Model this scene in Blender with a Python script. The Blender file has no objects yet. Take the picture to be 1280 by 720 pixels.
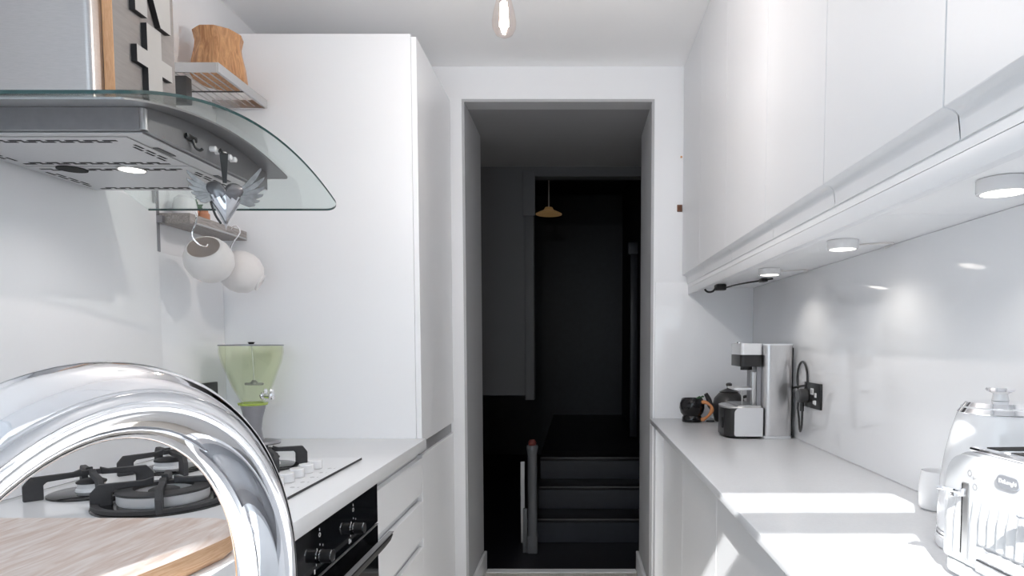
import bpy, bmesh, math, random
from mathutils import Vector, Matrix, Euler
random.seed(7)
C = bpy.context.scene.collection
PI = math.pi
R = math.radians

# ------------------------------------------------------------------ materials
def mat(name, col, rough=.5, metal=0., noise=0., nscale=30., stretch=None, bump=0., bscale=200., coat=0., spec=.5, emit=None, estr=0., trans=0.):
    m = bpy.data.materials.new(name); m.use_nodes = True
    nt = m.node_tree; b = nt.nodes['Principled BSDF']
    b.inputs['Base Color'].default_value = (*col, 1); b.inputs['Roughness'].default_value = rough
    b.inputs['Metallic'].default_value = metal; b.inputs['Coat Weight'].default_value = coat
    b.inputs['Specular IOR Level'].default_value = spec
    b.inputs['Transmission Weight'].default_value = trans
    if emit:
        b.inputs['Emission Color'].default_value = (*emit, 1); b.inputs['Emission Strength'].default_value = estr
    tc = nt.nodes.new('ShaderNodeTexCoord'); mp = nt.nodes.new('ShaderNodeMapping')
    nt.links.new(tc.outputs['Object'], mp.inputs['Vector'])
    if stretch: mp.inputs['Scale'].default_value = stretch
    if noise > 0:
        n = nt.nodes.new('ShaderNodeTexNoise'); n.inputs['Scale'].default_value = nscale; n.inputs['Detail'].default_value = 4
        nt.links.new(mp.outputs[0], n.inputs['Vector'])
        r = nt.nodes.new('ShaderNodeMix'); r.data_type = 'RGBA'
        r.inputs[6].default_value = (*[max(0, c*(1-noise)) for c in col], 1)
        r.inputs[7].default_value = (*[min(1, c*(1+noise)) for c in col], 1)
        nt.links.new(n.outputs['Fac'], r.inputs[0]); nt.links.new(r.outputs[2], b.inputs['Base Color'])
    if bump > 0:
        n2 = nt.nodes.new('ShaderNodeTexNoise'); n2.inputs['Scale'].default_value = bscale
        nt.links.new(mp.outputs[0], n2.inputs['Vector'])
        bp = nt.nodes.new('ShaderNodeBump'); bp.inputs['Strength'].default_value = bump; bp.inputs['Distance'].default_value = .002
        nt.links.new(n2.outputs['Fac'], bp.inputs['Height']); nt.links.new(bp.outputs[0], b.inputs['Normal'])
    return m

def wood(name, c1, c2, scale=8., axis=(1, 8, 8), rough=.5, dist=2.5):
    m = bpy.data.materials.new(name); m.use_nodes = True
    nt = m.node_tree; b = nt.nodes['Principled BSDF']; b.inputs['Roughness'].default_value = rough
    tc = nt.nodes.new('ShaderNodeTexCoord'); mp = nt.nodes.new('ShaderNodeMapping'); mp.inputs['Scale'].default_value = axis
    nt.links.new(tc.outputs['Object'], mp.inputs['Vector'])
    n = nt.nodes.new('ShaderNodeTexNoise'); n.inputs['Scale'].default_value = scale; n.inputs['Detail'].default_value = 6
    n.inputs['Distortion'].default_value = dist
    nt.links.new(mp.outputs[0], n.inputs['Vector'])
    cr = nt.nodes.new('ShaderNodeValToRGB'); cr.color_ramp.elements[0].position = .35; cr.color_ramp.elements[1].position = .65
    cr.color_ramp.elements[0].color = (*c1, 1); cr.color_ramp.elements[1].color = (*c2, 1)
    nt.links.new(n.outputs['Fac'], cr.inputs[0]); nt.links.new(cr.outputs[0], b.inputs['Base Color'])
    return m

def sheet_glass(name, tint=(1, 1, 1), gloss=1.0, rough=.0, base=.04):
    """thin clear glass: transparent sheet with Fresnel reflection"""
    m = bpy.data.materials.new(name); m.use_nodes = True
    nt = m.node_tree; nt.nodes.clear()
    o = nt.nodes.new('ShaderNodeOutputMaterial'); mx = nt.nodes.new('ShaderNodeMixShader')
    t = nt.nodes.new('ShaderNodeBsdfTransparent'); t.inputs[0].default_value = (*tint, 1)
    g = nt.nodes.new('ShaderNodeBsdfGlossy'); g.inputs['Roughness'].default_value = rough
    lw = nt.nodes.new('ShaderNodeLayerWeight'); lw.inputs['Blend'].default_value = .5
    pw = nt.nodes.new('ShaderNodeMath'); pw.operation = 'POWER'; pw.inputs[1].default_value = 4
    mu = nt.nodes.new('ShaderNodeMath'); mu.operation = 'MULTIPLY_ADD'; mu.inputs[1].default_value = .6*gloss; mu.inputs[2].default_value = base*gloss
    nt.links.new(lw.outputs['Facing'], pw.inputs[0]); nt.links.new(pw.outputs[0], mu.inputs[0]); nt.links.new(mu.outputs[0], mx.inputs[0])
    nt.links.new(t.outputs[0], mx.inputs[1]); nt.links.new(g.outputs[0], mx.inputs[2]); nt.links.new(mx.outputs[0], o.inputs[0])
    return m

W_ALB = .84
M = dict(
    wall=mat('white_paint', (.875, .885, .905), .65, bump=.05, bscale=180, noise=.01, nscale=5),
    ceil=mat('ceiling_paint', (.915, .92, .93), .8, bump=.04, bscale=220),
    gloss=mat('white_cabinet', (.875, .885, .905), .28, noise=.008, nscale=3),
    glossr=mat('wall_unit_white_dimmed', (.74, .75, .77), .42, noise=.008, nscale=3),  # cabinet white darkened in the colour to offset strong light on these doors
    carc=mat('white_carcass', (.875, .885, .90), .4, noise=.01, nscale=4),
    recess=mat('white_recess', (.70, .705, .72), .4, noise=.01, nscale=4),
    splash=mat('white_glass_panel', (.875, .885, .905), .07, noise=.006, nscale=2),
    splashl=mat('white_splash_panel', (.875, .885, .905), .38, noise=.006, nscale=2, spec=.3),
    trim=mat('white_trim', (.87, .88, .895), .4, noise=.01, nscale=4),
    wtop=mat('grey_quartz', (.70, .71, .73), .3, noise=.06, nscale=160),
    wtopw=mat('white_worktop', (.86, .87, .885), .2, noise=.01, nscale=60),
    hobglass=mat('white_hob_glass', (.83, .84, .86), .06, noise=.005, nscale=3),
    steel=mat('brushed_steel', (.47, .46, .46), .36, 1., noise=.16, nscale=60, stretch=(1, 1, 30)),
    steelh=mat('brushed_steel_hood', (.40, .40, .41), .38, 1., noise=.12, nscale=50, stretch=(1, 30, 1)),
    steelu=mat('hood_underside_steel', (.62, .62, .63), .42, 1., noise=.08, nscale=50, stretch=(1, 20, 1)),
    steelm=mat('machine_steel', (.66, .65, .65), .3, 1., noise=.12, nscale=40, stretch=(30, 30, 1)),
    silver=mat('silver_plastic', (.72, .73, .75), .35, .3, noise=.02, nscale=20),
    chrome=mat('chrome', (.9, .9, .92), .04, 1., noise=.01, nscale=4),
    satin=mat('satin_metal', (.6, .6, .6), .3, 1., noise=.05, nscale=40),
    iron=mat('black_cast_iron', (.035, .035, .038), .6, noise=.2, nscale=120, bump=.2, bscale=300),
    enamel=mat('black_enamel', (.012, .012, .013), .12, noise=.1, nscale=10),
    alu=mat('burner_aluminium', (.85, .85, .86), .4, .15, noise=.05, nscale=60),
    ovenglass=mat('black_oven_glass', (.008, .009, .011), .06, noise=.1, nscale=10),
    black=mat('black_plastic', (.015, .015, .016), .35, noise=.1, nscale=30),
    darkg=mat('dark_grey_plastic', (.06, .06, .062), .4, noise=.1, nscale=30),
    blackc=mat('black_glazed_ceramic', (.008, .008, .010), .08, noise=.2, nscale=20),
    teapot=mat('dark_stoneware', (.035, .034, .036), .3, noise=.15, nscale=50),
    copper=mat('orange_glaze', (.62, .26, .10), .25, noise=.25, nscale=25),
    ink=mat('white_print', (.75, .75, .75), .5, noise=.02, nscale=20),
    inkd=mat('grey_print', (.35, .35, .36), .5, noise=.02, nscale=20),
    ceramic=mat('white_ceramic', (.82, .82, .83), .2, noise=.01, nscale=10),
    ceramicp=mat('pale_stoneware', (.74, .72, .71), .4, noise=.04, nscale=30),
    potin=mat('unglazed_pot_interior', (.74, .69, .66), .7, noise=.05, nscale=30),
    terra=mat('terracotta', (.52, .24, .14), .7, noise=.15, nscale=40),
    leaf=mat('green_leaf', (.06, .17, .08), .5, noise=.3, nscale=30),
    edge=mat('green_glass_edge', (.018, .06, .06), .25, noise=.1, nscale=10),
    zinc=mat('grey_zinc_stem', (.30, .30, .32), .35, .7, noise=.1, nscale=40),
    toastw=mat('toaster_white_dimmed', (.64, .65, .665), .16, noise=.005, nscale=5, coat=.2),  # toaster white darkened in the colour to hold back the sunlit front
    enamelw=mat('white_appliance_enamel', (.78, .79, .81), .14, noise=.005, nscale=5, coat=.3),
    orangewood=wood('orange_wood_edge', (.62, .30, .14), (.78, .45, .25), 20, (30, 30, 1)),
    signface=mat('grey_stained_board', (.27, .25, .24), .6, noise=.18, nscale=25, stretch=(1, 1, 6)),
    letter=mat('pale_letter_face', (.44, .43, .415), .45, noise=.04, nscale=30),
    letterside=mat('black_letter_side', (.01, .01, .012), .5, noise=.1, nscale=30),
    barn=wood('weathered_grey_wood', (.24, .22, .21), (.38, .35, .33), 10, (8, 1, 8), .6),
    olive=wood('orange_turned_wood', (.38, .17, .07), (.66, .36, .17), 5, (9, 9, 1.2), .45, 3),
    boardtop=wood('limed_board_top', (.52, .40, .34), (.66, .60, .57), 6, (10, 1.2, 10), .5, 1.5),
    boardside=wood('board_side', (.58, .33, .18), (.72, .48, .30), 8, (6, 1, 20), .5),
    floor=wood('pale_oak_floor', (.66, .62, .57), (.74, .71, .66), 5, (8, 1, 1), .4),
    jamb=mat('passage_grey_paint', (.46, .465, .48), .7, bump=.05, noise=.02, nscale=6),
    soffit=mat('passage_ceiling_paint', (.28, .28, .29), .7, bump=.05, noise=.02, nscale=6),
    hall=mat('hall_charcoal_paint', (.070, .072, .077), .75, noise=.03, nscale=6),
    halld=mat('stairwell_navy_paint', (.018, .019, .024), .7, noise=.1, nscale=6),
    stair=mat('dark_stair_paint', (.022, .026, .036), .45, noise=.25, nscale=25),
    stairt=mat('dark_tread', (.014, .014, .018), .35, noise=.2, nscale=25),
    nose=mat('pale_step_edge', (.10, .098, .10), .4, noise=.5, nscale=14),  # paler, mottled strip along the front of each step
    newel=mat('grey_post_paint', (.125, .13, .14), .5, noise=.05, nscale=20),
    redcap=mat('red_wood_cap', (.14, .03, .025), .4, noise=.1, nscale=30),
    brass=mat('brass_shade', (.45, .28, .12), .35, .8, noise=.05, nscale=30, emit=(1, .6, .25), estr=.05),
    brown=mat('brown_bolt', (.16, .07, .04), .4, .4, noise=.2, nscale=40),
    led=mat('lit_lens', (.9, .9, .9), .3, emit=(1, .93, .85), estr=3.0, noise=.01, nscale=5),
    filament=mat('glowing_filament', (1, .8, .6), .3, emit=(1, .80, .58), estr=40., noise=.01, nscale=5),
    hole=mat('dark_opening', (.01, .01, .01), .8, noise=.1, nscale=20),
    gasket=mat('dark_seam', (.05, .05, .055), .6, noise=.1, nscale=20),
    greytrim=mat('grey_rail', (.36, .36, .37), .35, .5, noise=.05, nscale=30),
    glass=sheet_glass('hood_clear_glass', (.93, .965, .955), 1.),
    heartglass=mat('mirrored_glass', (.60, .61, .64), .12, .75, noise=.15, nscale=18),
    heartdark=mat('smoky_glass', (.16, .16, .17), .15, .6, noise=.2, nscale=60),
    wing=mat('antique_silver', (.30, .30, .30), .3, 1., noise=.5, nscale=60),
    pane=sheet_glass('window_pane_glass', (.97, .98, .98), .6),
    bulbglass=sheet_glass('bulb_glass', (1., .955, .93), .7),
    greenglass=sheet_glass('green_tinted_glass', (.972, .985, .915), .7),
    steelsink=mat('sink_steel', (.55, .55, .56), .3, 1., noise=.06, nscale=40),
)

# ------------------------------------------------------------------ mesh builder
ORG = {}
class MB:
    def __init__(s): s.bm = bmesh.new()
    def _add(s, vs, fs, mi=0):
        v = [s.bm.verts.new(p) for p in vs]; out = []
        for f in fs:
            try: fc = s.bm.faces.new([v[i] for i in f]); fc.material_index = mi; out.append(fc)
            except ValueError: pass
        return v, out
    def box(s, x0, x1, y0, y1, z0, z1, bev=0., seg=2, mi=0):
        vs = [(x, y, z) for x in (x0, x1) for y in (y0, y1) for z in (z0, z1)]
        v, f = s._add(vs, [(0, 1, 3, 2), (4, 6, 7, 5), (0, 4, 5, 1), (2, 3, 7, 6), (0, 2, 6, 4), (1, 5, 7, 3)], mi)
        if bev > 0:
            es = list({e for q in f for e in q.edges})
            r = bmesh.ops.bevel(s.bm, geom=es, offset=bev, segments=seg, affect='EDGES', profile=.5)
            for q in r['faces']: q.material_index = mi
        return s
    def prism(s, pts, o, u, v, w, bev=0., seg=2, mi=0, mis=None):
        """polygon pts (a,b) in frame o + a*u + b*v, extruded by vector w; mis: optional side material"""
        o, u, v, w = Vector(o), Vector(u), Vector(v), Vector(w); n = len(pts)
        A = [o + u*a + v*b for a, b in pts]; B = [p + w for p in A]
        ar = sum(pts[i][0]*pts[(i+1) % n][1] - pts[(i+1) % n][0]*pts[i][1] for i in range(n))
        vs = [tuple(p) for p in A + B]
        side = [(i, (i+1) % n, n+(i+1) % n, n+i) for i in range(n)]
        vv, fs = s._add(vs, [tuple(range(n-1, -1, -1)), tuple(range(n, 2*n))] + side, mi)
        if mis is not None:
            for q in fs[2:]: q.material_index = mis
        bmesh.ops.recalc_face_normals(s.bm, faces=fs)
        if bev > 0:
            es = list({e for q in fs for e in q.edges})
            bmesh.ops.bevel(s.bm, geom=es, offset=bev, segments=seg, affect='EDGES', profile=.5, clamp_overlap=True)
        return s
    def lathe(s, prof, o=(0, 0, 0), ax=(0, 0, 1), n=32, sx=1., sy=1., mi=0, mifn=None, close=False):
        o = Vector(o); ax = Vector(ax).normalized()
        q = Vector((0, 0, 1)).rotation_difference(ax)
        rings = []
        for r, z in prof:
            if r < 1e-6: rings.append([s.bm.verts.new(o + q @ Vector((0, 0, z)))])
            else: rings.append([s.bm.verts.new(o + q @ Vector((r*sx*math.cos(2*PI*i/n), r*sy*math.sin(2*PI*i/n), z))) for i in range(n)])
        fs = []
        pr = list(zip(rings, rings[1:]))
        if close: pr.append((rings[-1], rings[0]))
        for k, (a, b) in enumerate(pr):
            for i in range(n):
                j = (i+1) % n
                if len(a) == 1 and len(b) == 1: continue
                if len(a) == 1: f = (a[0], b[j], b[i])
                elif len(b) == 1: f = (a[i], a[j], b[0])
                else: f = (a[i], a[j], b[j], b[i])
                try: fc = s.bm.faces.new(f)
                except ValueError: continue
                fc.material_index = mi if mifn is None else mifn(k); fs.append(fc)
        bmesh.ops.recalc_face_normals(s.bm, faces=fs)
        return s
    def cyl(s, o, ax, r, h, n=28, bev=.0, mi=0):
        b = min(bev, r*.5, h*.45)
        p = [(0, 0), (r-b, 0), (r, b), (r, h-b), (r-b, h), (0, h)] if b > 0 else [(0, 0), (r, 0), (r, h), (0, h)]
        return s.lathe(p, o, ax, n, mi=mi)
    def tube(s, pts, r, n=12, cap=True, closed=False, mi=0, sub=0):
        P = [Vector(p) for p in pts]
        if sub:
            Q = []; N = len(P)
            rng = N if closed else N-1
            for i in range(rng):
                p0 = P[i-1] if (closed or i > 0) else P[i]; p1 = P[i]; p2 = P[(i+1) % N]
                p3 = P[(i+2) % N] if (closed or i+2 < N) else p2
                for k in range(sub):
                    t = k/sub
                    Q.append(.5*((2*p1) + (p2-p0)*t + (2*p0-5*p1+4*p2-p3)*t*t + (3*p1-p0-3*p2+p3)*t**3))
            if not closed: Q.append(P[-1])
            P = Q
        N = len(P); rings = []; nrm = None
        rr = (lambda i: r(i/(N-1))) if callable(r) else (lambda i: r)
        for i in range(N):
            if closed: t = (P[(i+1) % N] - P[i-1])
            else: t = P[min(i+1, N-1)] - P[max(i-1, 0)]
            t.normalize()
            if nrm is None:
                nrm = t.orthogonal().normalized()
            else:
                nrm = (nrm - t*nrm.dot(t)).normalized()
            bn = t.cross(nrm)
            rings.append([s.bm.verts.new(P[i] + (nrm*math.cos(2*PI*k/n) + bn*math.sin(2*PI*k/n))*rr(i)) for k in range(n)])
        fs = []
        for i in range(N if closed else N-1):
            a, b = rings[i], rings[(i+1) % N]
            off = 0
            if closed and i == N-1:
                off = min(range(n), key=lambda o: (a[0].co - b[o].co).length)
            for k in range(n):
                fs.append(s.bm.faces.new((a[k], a[(k+1) % n], b[(k+1+off) % n], b[(k+off) % n])))
        if cap and not closed:
            fs.append(s.bm.faces.new(rings[0][::-1])); fs.append(s.bm.faces.new(rings[-1]))
        for f in fs: f.material_index = mi
        bmesh.ops.recalc_face_normals(s.bm, faces=fs)
        return s
    def build(s, name, mats, parent=None, ang=32, local=False):
        me = bpy.data.meshes.new(name)
        if parent is not None and not local:
            o = ORG[parent.name]
            bmesh.ops.translate(s.bm, verts=s.bm.verts, vec=-o)
        s.bm.normal_update(); s.bm.to_mesh(me); s.bm.free()
        for m in (mats if isinstance(mats, (list, tuple)) else [mats]): me.materials.append(m)
        for p in me.polygons: p.use_smooth = True
        me.set_sharp_from_angle(angle=R(ang))
        ob = bpy.data.objects.new(name, me); C.objects.link(ob)
        if parent is not None: ob.parent = parent; ORG[ob.name] = ORG[parent.name]
        else: ORG[ob.name] = Vector((0, 0, 0))
        return ob

def thing(name, loc, label, cat, group=None, rot=(0, 0, 0)):
    o = bpy.data.objects.new(name, None); o.empty_display_size = .05; C.objects.link(o)
    o.location = loc; o.rotation_euler = rot; ORG[o.name] = Vector(loc)
    o['label'] = label; o['category'] = cat
    if group: o['group'] = group
    return o
def tag(o, label, cat, group=None):
    o['label'] = label; o['category'] = cat
    if group: o['group'] = group
    return o
def struct(name, mb, m, ang=32):
    o = mb.build(name, m, ang=ang); o['kind'] = 'structure'; return o
def center(o):
    """move a single-mesh thing's origin to its base centre"""
    vs = [v.co for v in o.data.vertices]
    c = Vector(((min(v.x for v in vs)+max(v.x for v in vs))/2, (min(v.y for v in vs)+max(v.y for v in vs))/2, min(v.z for v in vs)))
    for v in o.data.vertices: v.co -= c
    o.location = c; ORG[o.name] = c; return o
def dup(root, loc, rot, label, group=None):
    r = root.copy(); C.objects.link(r); r.location = loc; r.rotation_euler = rot; r['label'] = label
    if group: r['group'] = group
    for ch in list(root.children):
        c = ch.copy(); C.objects.link(c); c.parent = r
        for g in list(ch.children):
            d = g.copy(); C.objects.link(d); d.parent = c
    return r
def arc(cx, cy, r, a0, a1, n):
    return [(cx + r*math.cos(R(a0 + (a1-a0)*i/n)), cy + r*math.sin(R(a0 + (a1-a0)*i/n))) for i in range(n+1)]

# ------------------------------------------------------------------ dimensions
D = 3.06            # end wall with the passage
D2 = 3.56           # far side of the passage
XL, XR = -1.32, .83
CEIL = 2.535
WT = .91            # worktop height
FY = -.45           # window wall
OL, OR_, OT = -.523, .343, 2.377

# ------------------------------------------------------------------ room shell
struct('floor', MB().box(XL-.1, XR+.1, FY-.1, D2, -.08, 0), M['floor'])
struct('ceiling', MB().box(XL-.1, XR+.1, FY-.1, D+.02, CEIL, CEIL+.1), M['ceil'])
struct('wall_left', MB().box(XL-.1, XL, FY-.1, D+.1, 0, CEIL), M['wall'])
struct('wall_right', MB().box(XR, XR+.1, FY-.1, D+.1, 0, CEIL), M['wall'])
w = MB().box(XL, OL-.012, D, D+.1, 0, CEIL).box(OR_+.012, XR, D, D+.1, 0, CEIL).box(OL-.012, OR_+.012, D, D+.1, OT+.012, CEIL)
struct('wall_back', w, M['wall'])
# passage through the thick wall
struct('wall_passage_left', MB().box(OL-.1, OL, D+.1, D2, 0, OT), M['jamb'])
struct('wall_passage_right', MB().box(OR_, OR_+.1, D+.1, D2, 0, OT), M['jamb'])
struct('trim_1', MB().box(OL-.012, OL, D+.001, D+.1, 0, OT+.012).box(OR_, OR_+.012, D+.001, D+.1, 0, OT+.012).box(OL, OR_, D+.001, D+.1, OT, OT+.012), M['jamb'])
struct('ceiling_passage', MB().box(OL-.1, OR_+.1, D+.1, D2, OT, OT+.1), M['soffit'])
for nm, x0, x1 in (('baseboard_left', OL, OL+.018), ('baseboard_right', OR_-.018, OR_)):
    struct(nm, MB().box(x0, x1, D+.02, D2, 0, .11, .005), M['trim'])
struct('trim_2', MB().box(OL+.02, OR_-.02, D2-.05, D2, 0, .006), M['trim'])
# window wall (behind the camera): one wide window with a transom bar
WX0, WX1, WZ0, WZ1 = -1.07, .42, 1.02, 2.465
TB0, TB1 = 2.182, 2.27
w = MB().box(XL, WX0, FY-.1, FY, 0, CEIL).box(WX1, XR, FY-.1, FY, 0, CEIL).box(WX0, WX1, FY-.1, FY, 0, WZ0).box(WX0, WX1, FY-.1, FY, WZ1, CEIL)
struct('wall_front', w, M['wall'])
win = MB().box(WX0, WX1, FY-.05, FY, TB0, TB1).box(WX0, WX0+.03, FY-.05, FY, WZ0, WZ1).box(WX1-.03, WX1, FY-.05, FY, WZ0, WZ1).box(WX0, -.22, FY-.05, FY, WZ0, WZ0+.03)
wo = struct('window_1', win, M['trim'])
MB().box(-.24, WX1, FY-.1, FY+.003, WZ0, 1.80).box(-.24, XR-.015, FY+.0005, FY+.004, WT+.002, WZ0).build('unseen_dark_panel', mat('matt_black_panel', (.014, .014, .015), .8, noise=.1, nscale=20), wo)  # added, unseen: darkens the tap reflections and blocks part of the window light
pn = MB().box(WX0+.03, -.22, FY-.028, FY-.022, WZ0+.03, TB0).box(-.22, WX1-.03, FY-.028, FY-.022, 1.80, TB0).box(WX0+.03, WX1-.03, FY-.028, FY-.022, TB1, WZ1).build('pane', M['pane'], wo)

# ------------------------------------------------------------------ dark hall and stairs beyond the passage
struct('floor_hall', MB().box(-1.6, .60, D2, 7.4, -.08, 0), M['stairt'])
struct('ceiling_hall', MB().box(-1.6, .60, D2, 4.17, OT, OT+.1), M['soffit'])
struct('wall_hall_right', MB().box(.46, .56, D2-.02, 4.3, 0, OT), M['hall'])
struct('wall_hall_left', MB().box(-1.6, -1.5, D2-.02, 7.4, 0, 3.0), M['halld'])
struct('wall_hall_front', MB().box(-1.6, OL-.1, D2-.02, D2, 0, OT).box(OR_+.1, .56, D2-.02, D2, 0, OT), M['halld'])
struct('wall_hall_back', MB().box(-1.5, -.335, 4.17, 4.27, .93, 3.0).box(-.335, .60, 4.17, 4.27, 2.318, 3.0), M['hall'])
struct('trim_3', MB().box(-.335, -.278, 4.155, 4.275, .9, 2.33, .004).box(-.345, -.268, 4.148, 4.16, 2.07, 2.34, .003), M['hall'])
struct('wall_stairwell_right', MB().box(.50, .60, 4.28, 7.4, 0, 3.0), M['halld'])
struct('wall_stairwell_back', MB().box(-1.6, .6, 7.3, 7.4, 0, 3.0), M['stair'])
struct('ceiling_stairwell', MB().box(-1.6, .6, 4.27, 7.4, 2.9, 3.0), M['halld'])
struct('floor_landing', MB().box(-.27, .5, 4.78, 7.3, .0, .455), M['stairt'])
struct('trim_4', MB().box(.44, .50, 5.45, 5.53, .47, 2.0, .006).box(.465, .50, 5.53, 5.58, .47, 2.0, .006).box(.42, .50, 5.43, 5.55, 2.0, 2.1, .006), M['stair'])
st = thing('staircase', (.09, 4.05, 0), 'dark painted staircase rising behind the passage', 'stairs')
for k, (y, z) in enumerate(((4.05, .156), (4.29, .310), (4.53, .463))):
    y1 = 4.29 if k == 0 else (4.53 if k == 1 else 4.775)
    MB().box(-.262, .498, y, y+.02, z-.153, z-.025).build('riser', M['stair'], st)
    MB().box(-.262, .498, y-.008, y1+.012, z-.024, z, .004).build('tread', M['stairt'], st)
    MB().box(-.255, .49, y-.011, y-.006, z-.008, z+.001, .002).build('nosing', M['nose'], st)
np_ = thing('newel_post', (-.272, 3.86, 0), 'grey newel post with red cap at the foot of the dark stairs', 'post')
nb = MB().box(-.302, -.242, 3.83, 3.89, 0, .11, .004)
nb.lathe([(0, .10), (.034, .10), (.029, .13), (.028, .60), (.034, .63), (.036, .645), (.032, .655), (0, .655)], (-.272, 3.86, 0), n=20)
nb.build('post', M['newel'], np_)
MB().lathe([(0, .655), (.022, .655), (.026, .672), (.016, .688), (0, .692)], (-.272, 3.86, 0), n=16).build('cap', M['redcap'], np_)
MB().box(-.33, -.304, 3.85, 3.875, 0, .27, .003).build('side_block', M['newel'], np_)
wb = MB().box(-.36, -.335, 4.05, 4.062, .0, .52, .002).box(-.36, -.337, 4.045, 4.05, .12, .27, .002).box(-.36, -.337, 4.045, 4.05, .30, .42, .002)  # stand-in for unidentified bright slivers next to the post
tag(center(wb.build('narrow_panel', M['ceramic'])), 'narrow white strip standing in for bright slivers beside the newel post', 'panel')
bpy.data.objects['narrow_panel'].location.z = 0
hp = thing('hall_pendant', (-.232, 5.3, 2.30), 'brass disc pendant lamp hanging in the dark stairwell', 'lamp')
MB().tube([(-.232, 5.3, 2.35), (-.232, 5.3, 2.9)], .006, 8).build('cord', M['ceramic'], hp)
MB().lathe([(0, 2.355), (.03, 2.355), (.04, 2.335), (.105, 2.305), (.105, 2.298), (.04, 2.325), (0, 2.325)], (-.232, 5.3, 0)).build('lamp_shade', M['brass'], hp)

# ------------------------------------------------------------------ splashback panels
struct('trim_5', MB().box(XL+.001, XL+.008, 2.05, 2.418, WT+.0006, 1.552, .001), M['splashl'])
struct('trim_6', MB().box(XL+.001, XL+.012, .55, 2.046, WT+.0006, 1.70, .001), M['splashl'])
struct('trim_7', MB().box(XR-.010, XR-.001, -.4, D-.012, WT+.0006, 1.524, .001), M['splash'])
struct('trim_8', MB().box(OR_+.02, XR-.001, D-.011, D-.001, WT+.0006, 1.55, .001), M['splash'])
struct('trim_9', MB().box(XL+.001, XL+.003, 2.0462, 2.0498, WT, 1.55), M['gasket'])

# ------------------------------------------------------------------ right side: wall cabinets
CF, CB, ZB, ZP = .488, XR-.002, 1.525, 1.494
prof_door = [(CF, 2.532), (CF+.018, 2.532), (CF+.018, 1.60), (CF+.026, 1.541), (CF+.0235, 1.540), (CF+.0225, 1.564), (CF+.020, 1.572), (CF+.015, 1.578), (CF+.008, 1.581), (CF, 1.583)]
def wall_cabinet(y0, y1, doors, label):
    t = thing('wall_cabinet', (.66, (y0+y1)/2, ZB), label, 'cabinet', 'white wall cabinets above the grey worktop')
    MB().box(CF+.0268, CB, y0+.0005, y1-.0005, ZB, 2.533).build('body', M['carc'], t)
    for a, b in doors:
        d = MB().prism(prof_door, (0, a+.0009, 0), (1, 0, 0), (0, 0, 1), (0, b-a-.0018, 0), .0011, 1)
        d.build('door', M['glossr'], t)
    return t
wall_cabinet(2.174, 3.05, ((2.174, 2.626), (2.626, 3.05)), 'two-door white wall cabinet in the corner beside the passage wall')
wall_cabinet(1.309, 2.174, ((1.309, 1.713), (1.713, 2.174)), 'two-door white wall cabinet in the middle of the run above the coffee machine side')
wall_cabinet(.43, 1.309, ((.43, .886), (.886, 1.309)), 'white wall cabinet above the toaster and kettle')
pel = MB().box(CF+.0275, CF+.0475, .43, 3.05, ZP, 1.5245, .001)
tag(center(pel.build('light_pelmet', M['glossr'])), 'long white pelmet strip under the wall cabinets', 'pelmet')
# puck lights
pk = thing('puck_light', (.665, 1.03, ZB), 'round white under-cabinet light above the toaster, largest of three', 'light', 'round lights under the wall cabinets')
MB().lathe([(.031, -.0225), (.036, -.022), (.0375, -.018), (.0375, -.001), (0, -.001)], n=40).build('housing', M['ceramic'], pk, local=True)
MB().lathe([(0, -.019), (.022, -.0195), (.031, -.0225), (.0305, -.018), (0, -.0165)], n=40).build('lens', M['led'], pk, local=True)
dup(pk, (.665, 1.645, ZB), (0, 0, 0), 'round white under-cabinet light in the middle of three')
dup(pk, (.665, 2.265, ZB), (0, 0, 0), 'round white under-cabinet light nearest the black connector and corner')
for y in (1.03, 1.645, 2.265):
    tag(MB().tube([(.69, y+.03, ZB-.003), (.72, y+.05, ZB-.003), (.80, y+.02, ZB-.003), (.818, y+.1, ZB-.003)], .0022, 6, sub=4).build('light_wire', M['ceramicp']),
        {1.03: 'thin pale wire from the largest puck light', 1.645: 'thin pale wire from the middle puck light', 2.265: 'thin pale wire from the puck light by the corner'}[y], 'wire', 'puck light wires')
cc = thing('light_connector', (.62, 2.86, 1.49), 'black cable and connector under the wall cabinet corner', 'cable')
MB().box(.602, .648, 2.84, 2.88, 1.497, 1.523, .004).build('connector', M['black'], cc)
MB().tube([(.605, 2.86, 1.508), (.588, 2.84, 1.492), (.568, 2.83, 1.488), (.556, 2.84, 1.497), (.552, 2.86, 1.522)], .0045, 8, sub=5).build('cable_end', M['black'], cc)
MB().tube([(.645, 2.86, 1.508), (.67, 2.80, 1.514), (.70, 2.70, 1.516), (.735, 2.62, 1.517), (.76, 2.55, 1.518)], .0035, 8, sub=5).build('cable', M['black'], cc)
MB().box(.728, .752, 2.58, 2.63, 1.510, 1.523, .003).build('plug_joint', M['black'], cc)

# ------------------------------------------------------------------ right side: base cabinets and worktop
def base_cabinet(y0, y1, doors, label):
    t = thing('base_cabinet', (.6, (y0+y1)/2, 0), label, 'cabinet', 'white base cabinets under the grey worktop')
    MB().box(.422, XR-.012, y0+.0005, y1-.0005, .10, WT-.024).build('body', M['carc'], t)
    MB().box(.45, XR-.02, y0+.001, y1-.001, .0, .099).build('plinth', M['recess'], t)
    for a, b in doors: MB().box(.400, .420, a+.002, b-.002, .10, WT-.024, .001, 1).build('door', M['gloss'], t)
base_cabinet(2.44, 2.99, ((2.44, 2.99),), 'white base cabinet beside the passage, under the black mug')
base_cabinet(1.84, 2.44, ((1.84, 2.44),), 'white base cabinet under the coffee machine end of the worktop')
base_cabinet(.62, 1.84, ((1.23, 1.84), (.62, 1.23)), 'white base cabinet with the sun patch on its door')
struct('trim_10', MB().box(.362, .42, 2.995, D-.001, 0, WT-.024, .002), M['gloss'])
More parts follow.
